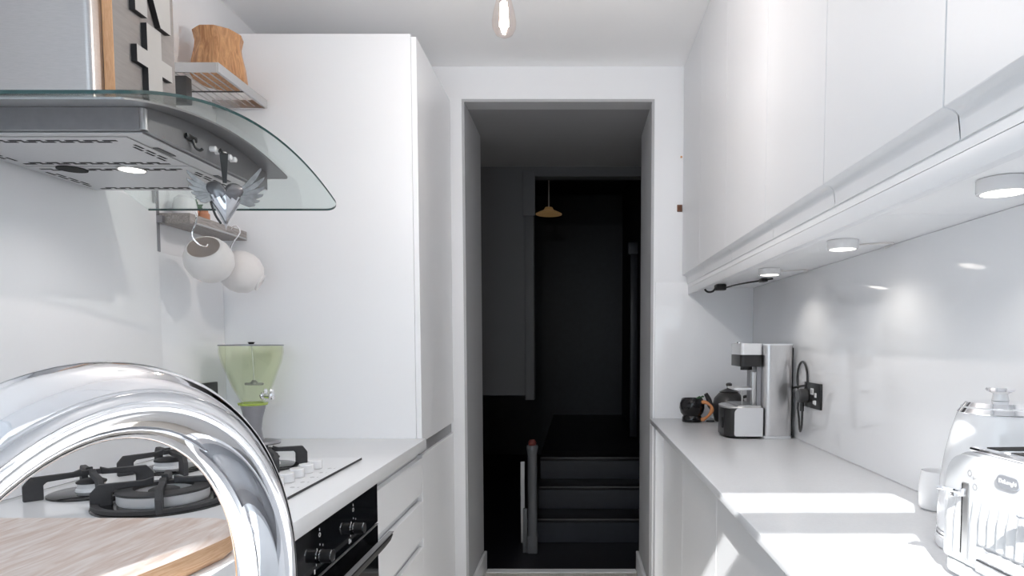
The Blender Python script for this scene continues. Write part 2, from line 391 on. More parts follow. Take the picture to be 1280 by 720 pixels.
wt = MB().box(.343, XR-.001, .47, D-.001, WT-.022, WT, .002)
tag(center(wt.build('grey_worktop', M['wtop'])), 'grey quartz worktop along the wall cabinets side', 'worktop')

# ------------------------------------------------------------------ left side: tall unit, drawers, oven housing, worktop
TX, TZ = -.585, 2.386
t = thing('tall_cabinet', (-.95, 2.74, 0), 'tall white cupboard with end panel standing beside the passage', 'cupboard')
MB().box(XL+.002, -.606, 2.42, 2.438, 0, TZ, .001, 1).build('end_panel', M['gloss'], t)
MB().box(XL+.002, -.606, 2.439, D-.003, .1, TZ-.012).build('body', M['carc'], t)
MB().box(-.605, TX, 2.421, 3.045, .895, TZ-.010, .001, 1).build('upper_door', M['gloss'], t)
MB().box(-.605, TX, 2.421, 3.045, .10, .846, .001, 1).build('lower_door', M['gloss'], t)
MB().box(-.605, -.596, 2.422, 3.044, .847, .894).build('grip_rail', M['greytrim'], t)
MB().box(XL+.01, -.64, 2.44, D-.005, 0, .099).build('plinth', M['recess'], t)
t = thing('drawer_unit', (-.95, 2.13, 0), 'white handleless drawer unit between the oven and the tall cupboard', 'drawers')
MB().box(XL+.02, -.606, 1.842, 2.418, .10, .868).build('body', M['recess'], t)
for z0, z1 in ((.705, .838), (.53, .672), (.10, .496)):
    MB().box(-.604, -.584, 1.843, 2.417, z0, z1, .0015, 1).build('drawer', M['gloss'], t)
MB().box(XL+.03, -.64, 1.842, 2.418, 0, .099).build('plinth', M['recess'], t)
t = thing('corner_base_cabinet', (-.95, .84, 0), 'white base cabinet under the chopping board', 'cabinet')
MB().box(XL+.02, -.606, .48, 1.236, .10, .868).build('body', M['carc'], t)
MB().box(XL+.03, -.64, .482, 1.236, 0, .099).build('plinth', M['recess'], t)
MB().box(-.604, -.584, .482, 1.234, .10, .838, .0015, 1).build('door', M['gloss'], t)
wl = MB().box(XL+.001, -.568, .47, 2.418, .870, WT, .0025)
tag(center(wl.build('white_worktop', M['wtopw'])), 'white worktop carrying the gas hob', 'worktop')

oh = thing('oven_housing', (-.95, 1.54, 0), 'white panel and plinth below the black oven', 'cabinet')
MB().box(XL+.02, -.606, 1.242, 1.838, .10, .2685).build('body', M['carc'], oh)
MB().box(-.604, -.584, 1.243, 1.837, .10, .266, .0015, 1).build('front_panel', M['gloss'], oh)
MB().box(XL+.03, -.64, 1.242, 1.838, 0, .099).build('plinth', M['recess'], oh)
# oven (front faces +X)
ov = thing('built_in_oven', (-.9, 1.54, .27), 'black built-in oven under the gas hob', 'oven')
MB().box(XL+.06, -.597, 1.245, 1.835, .27, .866).build('body', M['darkg'], ov)
MB().box(-.596, -.574, 1.242, 1.838, .755, .868, .002, 1).build('control_panel', M['ovenglass'], ov)
dr = MB().box(-.596, -.574, 1.242, 1.838, .272, .748, .002, 1).build('door', M['ovenglass'], ov)
hd = MB().prism([(-.574, .690), (-.574, .672), (-.545, .690), (-.528, .712), (-.521, .730), (-.533, .736), (-.541, .716), (-.556, .698)], (0, 1.27, 0), (1, 0, 0), (0, 0, 1), (0, .535, 0), .001, 1)
hd.build('door_handle', mat('satin_black_metal', (.012, .012, .014), .45, noise=.1, nscale=30, spec=.25), dr)
MB().box(-.5345, -.5195, 1.268, 1.807, .7345, .7375, .001, 1).build('handle_edge', M['greytrim'], dr)
MB().box(-.578, -.5725, 1.244, 1.836, .749, .752).build('seam_strip', M['greytrim'], ov)
for y in (1.42, 1.636):
    kb = MB().cyl((-.5735, y, .795), (1, 0, 0), .0150, .028, 28, .002)
    k_ = kb.build('knob', M['black'], ov)
    MB().lathe([(.0145, 0), (.0162, .0), (.0162, .003), (.0145, .003)], (-.5725, y, .795), (1, 0, 0), close=True).build('rim', M['chrome'], k_)
    MB().lathe([(.0135, 0), (.0154, 0), (.0154, .002), (.0135, .002)], (-.5470, y, .795), (1, 0, 0), close=True).build('rim', M['chrome'], k_)
    mk = MB()
    for a in range(-120, 121, 40):
        c, s_ = math.sin(R(a)), math.cos(R(a))
        q = Vector((-.5737, y + c*.026, .795 + s_*.026))
        mk.box(q.x, q.x+.0006, q.y-.001, q.y+.001, q.z-.0022, q.z+.0022)
    mk.lathe([(.0035, 0), (.005, 0), (.005, .0006), (.0035, .0006)], (-.5737, y, .843), (1, 0, 0), 16, close=True)
    mk.box(-.5737, -.5731, y-.0012, y+.0012, .852, .858)
    mk.build('dial_marks', M['ink'], ov)
for y0, y1, z1 in ((1.600, 1.607, .777), (1.612, 1.616, .772), (1.385, 1.391, .775)):
    MB().box(-.5737, -.5731, y0, y1, .765, z1).build('printed_mark', M['ink'], ov)

# ------------------------------------------------------------------ gas hob
HB = thing('gas_hob', (-.93, 1.6, WT), 'white glass gas hob with black pan supports', 'hob')
MB().box(-1.262, -.664, 1.225, 1.975, WT+.0005, WT+.0065, .001, 1).build('glass_plate', M['hobglass'], HB)
MB().box(-.6640, -.6628, 1.225, 1.975, WT+.0005, WT+.0066).build('edge_strip', M['gasket'], HB)
HZ = WT+.0066
arm_small = [(.080, 0), (.113, 0), (.113, .034), (.100, .052), (.03, .054), (.016, .060), (.016, .043), (.074, .039), (.080, .033)]
def burner(x, y, rd, rr, twin=False):
    b = MB().lathe([(0, 0), (rd, 0), (rd, .004), (rd-.006, .0065), (rr+.01, .008), (0, .008)], (x, y, HZ), n=48).build('burner', M['enamel'], HB)
    if twin:
        MB().lathe([(rr-.030, .008), (rr-.002, .008), (rr, .012), (rr, .030), (rr-.030, .030)], (x, y, HZ), n=48, close=True).build('burner_ring', M['alu'], b)
        MB().lathe([(rr-.032, .0305), (rr+.003, .0305), (rr+.002, .035), (rr-.006, .038), (rr-.030, .038)], (x, y, HZ), n=48, close=True).build('burner_cap', M['iron'], b)
        MB().lathe([(0, .008), (.028, .008), (.029, .026), (0, .026)], (x, y, HZ), n=28).build('burner_ring', M['alu'], b)
        MB().lathe([(0, .0265), (.031, .0265), (.030, .031), (.022, .035), (0, .0355)], (x, y, HZ), n=28).build('burner_cap', M['iron'], b)
    else:
        MB().lathe([(0, .008), (rr+.004, .008), (rr+.003, .013), (rr, .015), (rr, .026), (0, .026)], (x, y, HZ), n=28).build('burner_ring', M['alu'], b)
        MB().lathe([(0, .0265), (rr+.002, .0265), (rr+.002, .030), (rr-.006, .034), (0, .035)], (x, y, HZ), n=28).build('burner_cap', M['iron'], b)
def support(x, y, sc, rot, ring=False):
    g = MB()
    for k in range(4):
        a = R(rot + 90*k); u = Vector((math.cos(a), math.sin(a), 0)); w_ = Vector((-math.sin(a), math.cos(a), 0))
        pts = [(p*sc, q) for p, q in arm_small]
        g.prism(pts, Vector((x, y, HZ+.0005)) - w_*.0065, u, (0, 0, 1), w_*.013, .0015, 1)
    if ring:
        g.lathe([(.100*sc, .004), (.112*sc, .004), (.112*sc, .013), (.100*sc, .013)], (x, y, HZ), n=48, close=True)
    else:
        for k in range(2):
            a = R(rot + 90*k); u = Vector((math.cos(a), math.sin(a), 0)); w_ = Vector((-math.sin(a), math.cos(a), 0))
            g.prism([(-.024, .044), (.024, .044), (.024, .055), (-.024, .055)], Vector((x, y, HZ+.0005)) - w_*.005, u, (0, 0, 1), w_*.010)
    g.build('pan_support', M['iron'], HB)
burner(-.912, 1.415, .135, .088, True); support(-.912, 1.415, 1.18, 28, True)
burner(-1.140, 1.505, .086, .028); support(-1.140, 1.505, 1.10, 45)
burner(-1.130, 1.785, .086, .038); support(-1.130, 1.785, 1.10, 48)
burner(-.880, 1.825, .082, .030); support(-.880, 1.825, .95, 38)
for k in range(5):
    y = 1.567 + .0595*k
    MB().lathe([(0, 0), (.0185, 0), (.0185, .021), (.017, .023), (0, .023)], (-.737, y, HZ+.001), n=28).build('knob', M['ceramic'], HB)
for k in range(5):
    y = 1.567 + .0595*k
    MB().lathe([(.004, 0), (.0055, 0), (.0055, .0003), (.004, .0003)], (-.697, y, HZ), n=14, close=True).box(-.684, -.681, y-.003, y+.003, HZ, HZ+.0003).build('knob_mark', M['inkd'], HB)

# ------------------------------------------------------------------ cooker hood
HD = thing('cooker_hood', (-1.08, 1.52, 1.68), 'steel chimney cooker hood with curved glass canopy on the wall above the hob', 'cooker hood')
def gz(y): return 1.762 - .090*((y-1.535)/.475)**2
# glass canopy, plan outline with rounded front corners
xs_ = []
def canopy(z_off, thick, x_front, y0, y1, rad, x_back, m, name, edge_m=None, ny=44, bow=0.):
    bm = bmesh.new()
    def xf(y):
        e = min(y-y0, y1-y); f = x_front + bow*(1-((y-(y0+y1)/2)/((y1-y0)/2))**2)
        if e < rad: f -= rad - math.sqrt(max(0, rad*rad-(rad-e)**2))
        return f
    ys = []
    for i in range(9): ys.append(y0 + rad*(1-math.cos(PI/2*i/8)))
    mid = [y0+rad + (y1-y0-2*rad)*i/ny for i in range(1, ny)]
    ys += mid + [y1 - rad*(1-math.cos(PI/2*i/8)) for i in range(8, -1, -1)]
    top, bot = [], []
    for y in ys:
        zz = gz(y) + z_off
        top.append((bm.verts.new((x_back, y, zz)), bm.verts.new((xf(y), y, zz))))
        bot.append((bm.verts.new((x_back, y, zz-thick)), bm.verts.new((xf(y), y, zz-thick))))
    for i in range(len(ys)-1):
        bm.faces.new((top[i][0], top[i][1], top[i+1][1], top[i+1][0]))
        bm.faces.new((bot[i][0], bot[i+1][0], bot[i+1][1], bot[i][1]))
        f = bm.faces.new((top[i][1], bot[i][1], bot[i+1][1], top[i+1][1])); f.material_index = 1
        bm.faces.new((top[i][0], top[i+1][0], bot[i+1][0], bot[i][0]))
    for i in (0, len(ys)-1):
        try:
            f = bm.faces.new((top[i][0], top[i][1], bot[i][1], bot[i][0])); f.material_index = 1
        except ValueError: pass
    bmesh.ops.recalc_face_normals(bm, faces=bm.faces)
    mb = MB(); mb.bm.free(); mb.bm = bm
    return mb.build(name, [m, edge_m or m], HD, ang=25)
canopy(0, .006, -.72, 1.05, 2.0, .045, XL+.015, M['glass'], 'glass_canopy', M['edge'])
canopy(-.008, .004, -.795, 1.16, 1.815, .01, XL+.02, M['steelh'], 'canopy_plate')
# body below the glass
BX, BY0, BY1, BZ = -.84, 1.285, 1.785, 1.682
def hood_top(y): return gz(y) - .0125
bm_ = MB(); n = 16; ys = [BY0 + (BY1-BY0)*i/n for i in range(n+1)]
poly = [(BY0, BZ), (BY1, BZ)] + [(y, hood_top(y)) for y in reversed(ys)]
bm_.prism(poly, (XL+.02, 0, 0), (0, 1, 0), (0, 0, 1), (BX-XL-.02, 0, 0))
es = [e for e in bm_.bm.edges if all(abs(v.co.x-BX) < 1e-5 for v in e.verts) is False and abs(e.verts[0].co.y-e.verts[1].co.y) < 1e-6 and abs(e.verts[0].co.z-e.verts[1].co.z) < 1e-6]
bm_.build('hood_body', M['steelh'], HD)
# rounded corner strip at the front corner nearest the window
MB().cyl((BX-.004, BY0+.004, BZ), (0, 0, 1), .0075, .040, 20).build('corner_post', M['satin'], HD)
und = MB().box(XL+.025, BX-.012, BY0+.012, BY1-.012, BZ-.004, BZ-.0005, .001, 1).build('underside_panel', M['steelu'], HD)
for (y0, y1) in ((BY0+.03, 1.522), (1.530, BY1-.025)):
    f_ = MB().box(XL+.04, BX-.055, y0, y1, BZ-.0062, BZ-.0042, .0008, 1).build('filter', M['steelu'], und)
    for row, dx in ((y0+.018, 0), (y0+.028, .02), (y1-.018, .0), (y1-.028, .02)):
        x = XL+.06+dx; sl = MB()
        while x < BX-.10: sl.box(x, x+.028, row-.0036, row+.0036, BZ-.0066, BZ-.0061); x += .038
        sl.build('slot_row', M['hole'], f_)
    for col in (XL+.052, XL+.064, BX-.083, BX-.071):
        sl = MB(); y = y0+.045 + (.016 if abs(col-(XL+.064)) < .001 or abs(col-(BX-.083)) < .001 else 0)
        while y < y1-.055: sl.box(col-.003, col+.003, y, y+.028, BZ-.0066, BZ-.0061); y += .038
        sl.build('slot_row', M['hole'], f_)
    MB().box(BX-.052, BX-.040, (y0+y1)/2-.03, (y0+y1)/2+.03, BZ-.0055, BZ-.0041).build('latch', M['darkg'], und)
MB().lathe([(0, 0), (.031, 0), (.031, -.0018), (0, -.0018)], (-1.185, 1.548, BZ-.0063), n=32).build('lamp_hole', M['hole'], und)
lp = MB().lathe([(.027, 0), (.031, 0), (.031, -.003), (.027, -.003)], (-1.045, 1.548, BZ-.0063), n=32, close=True).build('lamp', M['satin'], und)
MB().lathe([(0, 0), (.0268, 0), (.0268, -.002), (0, -.002)], (-1.045, 1.548, BZ-.0063), n=32).build('lamp_lens', M['led'], und)
for k in range(5):
    y = 1.512 + .0215*k
    MB().cyl((BX-.001, y, 1.711), (1, 0, 0), .0065, .016, 18, .002).build('button', M['ceramic'], HD)
# chimney
DX, DY0, DY1 = -1.005, 1.375, 1.662
ch = MB().box(XL+.02, DX, DY0, DY1, 1.765, CEIL-.002)
es = [e for e in ch.bm.edges if all(abs(v.co.x-DX) < 1e-5 for v in e.verts) and abs(e.verts[0].co.y-e.verts[1].co.y) < 1e-6]
bmesh.ops.bevel(ch.bm, geom=es, offset=.012, segments=4, affect='EDGES', profile=.5)
ch.build('chimney', M['steel'], HD)

# sign board with letters fixed on the chimney
SB = thing('letter_sign', (-.995, 1.52, 1.80), 'grey wooden sign board with pale letters standing on the hood glass', 'sign')
SX0, SX1, SY0, SY1 = -1.0045, -.982, 1.412, 1.625
s_ = MB().box(SX0, SX1, SY0, SY1, 1.775, 2.46, .001, 1)
so = s_.build('board', [M['signface'], M['orangewood']], SB)
for p in so.data.polygons:
    if p.normal.y < -.7: p.material_index = 1
LX0, LX1 = -.9815, -.968
def let(name, polys):
    m = MB()
    for pl in polys: m.prism(pl, (LX0, 0, 0), (0, 1, 0), (0, 0, 1), (LX1-LX0, 0, 0), mi=0, mis=1)
    m.build(name, [M['letter'], M['letterside']], SB, ang=20)
let('letter', [[(1.502, 1.80), (1.552, 1.80), (1.552, 1.888), (1.590, 1.888), (1.590, 1.925), (1.552, 1.925), (1.552, 1.987), (1.502, 1.987), (1.502, 1.925), (1.466, 1.925), (1.466, 1.888), (1.502, 1.888)]])
let('letter', [[(1.466, 1.998), (1.506, 1.998), (1.506, 2.100), (1.552, 1.998), (1.590, 1.998), (1.590, 2.155), (1.552, 2.155), (1.552, 2.075), (1.512, 2.155), (1.466, 2.155)]])
let('letter', [[(1.466, 2.175), (1.590, 2.175), (1.590, 2.205), (1.548, 2.205), (1.548, 2.30), (1.590, 2.30), (1.590, 2.33), (1.466, 2.33), (1.466, 2.30), (1.508, 2.30), (1.508, 2.205), (1.466, 2.205)]])

# black hooks on the hood rim
hk = thing('black_hook', (BX+.004, 1.432, 1.70), 'small black hook stuck on the hood rim nearest the chimney corner', 'hook')
MB().box(BX+.0005, BX+.007, 1.415, 1.452, 1.706, 1.718, .002).build('pad', M['black'], hk)
MB().tube([(BX+.006, 1.435, 1.709), (BX+.009, 1.438, 1.694), (BX+.016, 1.442, 1.688), (BX+.021, 1.445, 1.692)], .0032, 8, sub=4).build('prong', M['black'], hk)
# heart with wings, hanging turned towards the window
HT = thing('winged_heart', (-.800, 1.525, 1.535), 'mirrored glass heart with silver wings hanging from the hood buttons', 'ornament')
ho = Vector((-.8125, 1.518, 1.612)); hu = Vector((.84, .54, 0)).normalized(); hn = Vector((.54, -.84, 0)).normalized(); hv = Vector((0, 0, 1))
def heart_pts(n=44):
    out = []
    for i in range(n):
        t_ = 2*PI*i/n
        a = math.sin(t_)**3; b = (13*math.cos(t_)-5*math.cos(2*t_)-2*math.cos(3*t_)-math.cos(4*t_))/17
        out.append((a*.040, b*.038 if b > 0 else b*.086))
    return out
hb = bmesh.new(); pts = heart_pts(); cz = -.004; nn = len(pts); rings = []
H_ = lambda a, b, d: hb.verts.new(ho + hu*a + hv*b + hn*d)
for k, (sc, dx) in enumerate(((1., 0), (.93, .007), (.72, .013), (.4, .017))):
    rings.append(([H_(a*sc, cz+(b-cz)*sc, dx) for a, b in pts], [H_(a*sc, cz+(b-cz)*sc, -dx) for a, b in pts] if k else None))
for k in range(3):
    for sd in (0, 1):
        A = rings[k][sd] or rings[k][0]; B = rings[k+1][sd]
        for i in range(nn): hb.faces.new((A[i], A[(i+1) % nn], B[(i+1) % nn], B[i]))
for sd in (0, 1):
    c_ = H_(0, cz, .018 if sd == 0 else -.018); B = rings[3][sd]
    for i in range(nn): hb.faces.new((B[i], B[(i+1) % nn], c_))
bmesh.ops.recalc_face_normals(hb, faces=hb.faces)
mb = MB(); mb.bm.free(); mb.bm = hb
ht = mb.build('heart', [M['heartglass'], M['heartdark']], HT, ang=50)
for p in ht.data.polygons:
    cx_ = sum((ht.data.vertices[i].co for i in p.vertices), Vector())/len(p.vertices)
    if cx_.z + 1.535 > 1.601: p.material_index = 1
for sg in (-1, 1):
    wg = MB()
    for j in range(6):
        ang = R((52 if sg > 0 else 38) - 13*j); ca, sa = math.cos(ang), math.sin(ang)
        l = (.082 if sg > 0 else .060)*(1.0 - .12*j); wd = .0075
        prof = [(0, -wd*.7), (l*.6, -wd*.9), (l*.92, -wd*.2), (l, wd*.5), (l*.6, wd*.7), (0, wd*.7)]
        u = hu*(sg*ca) + hv*sa; v = hu*(-sg*sa) + hv*ca
        wg.prism(prof, ho + hu*(sg*.030) + hv*(.004-.004*j) + hn*(.001+.0016*j), u, v, hn*.003, .0008, 1)
    wg.lathe([(0, -.004), (.012, -.003), (.013, 0), (.009, .005), (0, .006)], ho + hu*(sg*.032) - hv*.004, tuple(hn), 16)
    wg.build('wing', M['wing'], HT, ang=40)
MB().prism([(-.004, 0), (.004, 0), (.009, .068), (-.009, .068)], ho + hv*.024, hu, hv, hn*.002).build('ribbon', M['black'], HT)
MB().tube([ho + hv*.088, ho + hv*.099 - hu*.006, (BX+.010, 1.532, 1.7095)], .003, 8, sub=3).build('ribbon_loop', M['black'], HT)
MB().tube([ho - hu*.030 - hv*.02 + hn*.004, ho - hu*.022 - hv*.05 + hn*.006, ho - hu*.010 - hv*.070 + hn*.004], .0026, 8, sub=4).build('cord', M['black'], HT)

# ------------------------------------------------------------------ shelves on the left wall
US = thing('wire_rack_shelf', (-1.22, 2.24, 2.11), 'metal rack shelf with wire base high on the wall, holding the wooden pot', 'shelf')
UX, UZ = -1.121, 2.143
fr = MB().box(UX-.006, UX, 2.08, 2.40, UZ-.030, UZ, .001, 1).box(XL+.002, UX-.006, 2.08, 2.086, UZ-.030, UZ, .001, 1).box(XL+.002, UX-.006, 2.394, 2.40, UZ-.030, UZ, .001, 1)
fr.build('frame', M['satin'], US)
for k in range(7):
    x = XL+.02 + k*.027
    MB().tube([(x, 2.086, UZ-.022), (x, 2.394, UZ-.022)], .002, 8).build('wire', M['satin'], US)
MB().tube([(XL+.004, 2.25, UZ-.026), (UX-.004, 2.25, UZ-.026)], .0025, 8).build('wire', M['darkg'], US)
MB().box(XL+.002, -1.235, 2.10, 2.13, UZ-.115, UZ-.032, .002).build('bracket', M['darkg'], US)
wp = MB()
pr_ = [(0, .001), (.082, .001), (.087, .010), (.082, .055), (.072, .100), (.070, .120), (.077, .152), (.072, .156), (.064, .12), (.058, .09), (0, .08)]
wp.lathe(pr_, (-1.205, 2.24, UZ+.001), n=10)
wo_ = wp.build('wooden_pot', M['olive'], ang=20); tag(center(wo_), 'faceted orange wooden pot with flared rim on the wire rack', 'pot')
LS = thing('wooden_shelf', (-1.26, 2.22, 1.64), 'small weathered wooden shelf with steel bar, below the hood glass', 'shelf')
LX = -1.212; LZ = 1.674
MB().box(XL+.010, LX, 2.055, 2.405, LZ-.032, LZ, .001, 1).build('board', M['barn'], LS)
MB().box(XL+.0095, XL+.014, 2.04, 2.054, 1.553, 1.76, .001, 1).box(XL+.012, XL+.03, 2.0405, 2.0535, LZ-.032, LZ-.01).build('bracket', M['zinc'], LS)
MB().tube([(LX+.004, 2.07, LZ-.028), (LX+.004, 2.395, LZ-.028)], .003, 8).build('hook_rail', M['satin'], LS)
cp = MB().lathe([(0, .0), (.034, .0), (.036, .005), (.035, .03), (.030, .055), (.020, .064), (0, .066)], (-1.262, 2.115, LZ+.001), n=28)
tag(center(cp.build('dome_cup', M['ceramic'])), 'white upturned cup on the wooden shelf', 'cup')
def planter(x, y, r, h, label):
    t = thing('potted_plant', (x, y, LZ+.001), label, 'plant')
    MB().lathe([(0, 0), (r*.75, 0), (r*.95, h*.75), (r*1.08, h*.75), (r*1.08, h), (r*.9, h), (r*.85, h*.85), (0, h*.85)], n=20).build('pot', M['terra'], t, local=True)
    lf = MB()
    for k in range(60):
        a = random.uniform(0, 2*PI); e = random.uniform(.3, 1.5); l = random.uniform(.032, .052)
        d = Vector((math.cos(a)*math.cos(e), math.sin(a)*math.cos(e), math.sin(e))); sd = d.orthogonal().normalized()*.008
        p0 = Vector((0, 0, h*.9)); p1 = p0 + d*l*.6; p2 = p0 + d*l + Vector((0, 0, -.006))
        nrm = d.cross(sd).normalized()*.001
        v = [lf.bm.verts.new(q) for q in (p0, p1+sd, p2, p1-sd, p1+nrm)]
        for f in ((0, 1, 4), (1, 2, 4), (2, 3, 4), (3, 0, 4)): lf.bm.faces.new([v[i] for i in f])
    lf.build('foliage', M['leaf'], t, local=True)
planter(-1.285, 2.195, .020, .034, 'small green plant in terracotta pot behind the white upturned cup')
tj = MB().lathe([(0, 0), (.017, 0), (.021, .008), (.021, .026), (.016, .032), (.016, .038), (.012, .038), (.012, .028), (0, .026)], (-1.262, 2.215, LZ+.001), n=24)
tag(center(tj.build('terracotta_jar', M['terra'])), 'tiny terracotta jar on the wooden shelf behind the glass heart', 'jar')

# S hooks and hanging pots
def pot(loc, axis, label, tab=False):
    t = thing('hanging_pot', loc, label, 'pot', 'white round pots hanging below the wooden shelf')
    q = Vector((0, 0, 1)).rotation_difference(Vector(axis).normalized())
    t.rotation_euler = q.to_euler()
    p = [(0, -.062), (.030, -.060), (.052, -.047), (.068, -.022), (.073, .004), (.068, .030), (.057, .050), (.050, .058), (.0465, .058), (.052, .046), (.063, .028), (.067, .004), (.062, -.020), (.045, -.042), (0, -.052)]
    MB().lathe(p, n=40, mifn=lambda k: 0 if k < 8 else 1).build('bowl', [M['ceramicp'], M['potin']], t, local=True, ang=60)
    if tab: MB().lathe([(.018, -.068), (.030, -.066), (.030, -.060), (.018, -.060)], n=24, close=True).build('foot', M['ceramicp'], t, local=True)
    return t
pot((-1.166, 2.075, 1.528), (.12, -.76, .64), 'white round pot hanging with its mouth towards the window, under the winged heart')
pot((-1.155, 2.255, 1.510), (-.80, -.28, .52), 'white round pot hanging behind the other with its mouth to the wall', True)
def shook(pts, label):
    o = MB().tube(pts, .0024, 8, sub=6).build('s_hook', M['chrome']); tag(center(o), label, 'hook', 'wire hooks on the wooden shelf')
shook([(-1.206, 2.050, 1.690), (-1.196, 2.040, 1.684), (-1.178, 2.030, 1.665), (-1.176, 2.026, 1.640), (-1.186, 2.022, 1.610), (-1.186, 2.026, 1.590), (-1.172, 2.034, 1.572), (-1.160, 2.046, 1.568), (-1.158, 2.055, 1.576)], 'wire hook over the shelf edge holding the pot with its mouth to the window')
shook([(-1.206, 2.285, 1.664), (-1.195, 2.283, 1.674), (-1.180, 2.28, 1.672), (-1.172, 2.278, 1.650), (-1.190, 2.272, 1.620), (-1.200, 2.268, 1.595), (-1.196, 2.266, 1.575), (-1.186, 2.264, 1.572)], 'wire hook on the shelf holding the pot with its mouth to the wall')

# ------------------------------------------------------------------ green drinks dispenser
DP = thing('drinks_dispenser', (-1.150, 2.29, WT), 'green glass drinks dispenser with chrome tap on the white worktop', 'dispenser')
ctr = (-1.150, 2.29, 0)
b0 = WT+.001
out = [(.036, .145), (.046, .165), (.066, .205), (.082, .250), (.097, .290), (.104, .325), (.103, .347)]
inn = [(r-.004, z+.002 if i else z+.006) for i, (r, z) in enumerate(out)]
MB().lathe([(0, .144)] + out + [(r, z) for r, z in reversed(inn)] + [(0, .151)], (ctr[0], ctr[1], b0), n=48).build('tank', M['greenglass'], DP, ang=60)
MB().lathe([(0, .347), (.105, .347), (.105, .351), (.02, .353), (0, .353)], (ctr[0], ctr[1], b0), n=48).build('lid', M['zinc'], DP)
MB().lathe([(0, .353), (.008, .353), (.012, .360), (0, .361)], (ctr[0], ctr[1], b0), n=20).build('lid_knob', M['black'], DP)
MB().lathe([(.034, .138), (.047, .138), (.050, .146), (.036, .146)], (ctr[0], ctr[1], b0), n=40, close=True).build('collar', mat('lime_glass_collar', (.42, .55, .10), .2, noise=.05, nscale=10), DP)
MB().lathe([(0, .010), (.036, .010), (.030, .022), (.0255, .05), (.030, .09), (.042, .137), (0, .138)], (ctr[0], ctr[1], b0), n=40).build('stem', M['zinc'], DP)
MB().lathe([(0, 0), (.082, 0), (.085, .004), (.080, .010), (.04, .013), (0, .013)], (ctr[0]+.006, ctr[1], b0), n=40, sy=.8).build('base', M['zinc'], DP)
MB().tube([(ctr[0], ctr[1], b0+.352), (ctr[0]+.004, ctr[1], b0+.30), (ctr[0]+.006, ctr[1], b0+.222)], .002, 8, sub=4).build('stirrer', M['satin'], DP)
st_ = MB().lathe([(0, 0), (.012, 0), (.012, .006), (.006, .014), (0, .014)], (ctr[0]+.006, ctr[1], b0+.212), n=16)
st_.box(ctr[0]-.026, ctr[0]+.038, ctr[1]-.007, ctr[1]+.007, b0+.208, b0+.217, .003)
st_.build('stirrer_blade', M['zinc'], DP)
tp = MB().cyl((ctr[0]+.044, ctr[1]-.020, b0+.172), (.85, -.5, 0), .013, .012, 20, .002)
tp.cyl((ctr[0]+.050, ctr[1]-.024, b0+.172), (.85, -.5, 0), .008, .045, 18, .001)
tp.lathe([(0, -.012), (.010, -.010), (.011, 0), (.010, .010), (.006, .014), (.009, .020), (.007, .025), (0, .026)], (ctr[0]+.090, ctr[1]-.048, b0+.172), n=18)
tp.lathe([(0, -.01), (.005, -.008), (.008, 0), (.005, .008), (0, .01)], (ctr[0]+.062, ctr[1]-.034, b0+.190), n=14)
tp.build('tap', M['chrome'], DP)

def socket(x, y0, y1, z0, z1, sg, name, label):
    t = thing(name, (x, (y0+y1)/2, z0), label, 'socket')
    a, b = sorted((x, x+sg*.008))
    MB().box(a, b, y0, y1, z0, z1, .002).build('plate', M['black'], t)
    return t
socket(XL+.0085, 2.20, 2.346, 1.042, 1.128, 1, 'wall_socket', 'dark wall socket plate beside the green dispenser')
# right-hand socket with switches
t = socket(XR-.0105, 2.165, 2.318, 1.042, 1.130, -1, 'wall_socket', 'dark double wall socket with white switches beside the coffee machine')
xs = XR-.0190
MB().box(xs-.002, xs, 2.222, 2.25, 1.090, 1.112, .001, 1).build('usb_port', M['ceramic'], t)
MB().box(xs-.0025, xs-.0018, 2.228, 2.245, 1.094, 1.107).build('port_slot', M['inkd'], t)
for y, z in ((2.202, 1.090), (2.204, 1.064)):
    MB().box(xs-.003, xs, y-.009, y+.009, z-.008, z+.008, .002).build('switch', M['ceramic'], t)
MB().box(xs-.003, xs, 2.212, 2.224, 1.058, 1.07, .002).build('switch', M['ceramic'], t)

# ------------------------------------------------------------------ coffee machine, faces the aisle (-X)
CM = thing('coffee_machine', (.67, 2.49, WT), 'steel coffee machine standing at the back of the grey worktop', 'coffee machine')
cy0, cy1 = 2.40, 2.60
def rrect(x0, x1, y0, y1, r, n=6):
    return arc(x1-r, y1-r, r, 0, 90, n) + arc(x0+r, y1-r, r, 90, 180, n) + arc(x0+r, y0+r, r, 180, 270, n) + arc(x1-r, y0+r, r, 270, 360, n)
MB().prism(rrect(.690, .802, cy0, cy1, .028), (0, 0, WT+.012), (1, 0, 0), (0, 1, 0), (0, 0, .336)).build('tower', M['steelm'], CM, ang=40)
MB().prism(rrect(.689, .803, cy0-.001, cy1+.001, .028), (0, 0, WT+.001), (1, 0, 0), (0, 1, 0), (0, 0, .010)).build('tower_foot', M['silver'], CM, ang=40)
MB().prism(rrect(.689, .803, cy0-.001, cy1+.001, .028), (0, 0, WT+.3485), (1, 0, 0), (0, 1, 0), (0, 0, .006)).build('top_cover', M['silver'], CM, ang=40)
MB().box(.803, .806, cy0+.02, cy1-.02, WT+.01, WT+.34, .001).build('rear_panel', M['black'], CM)
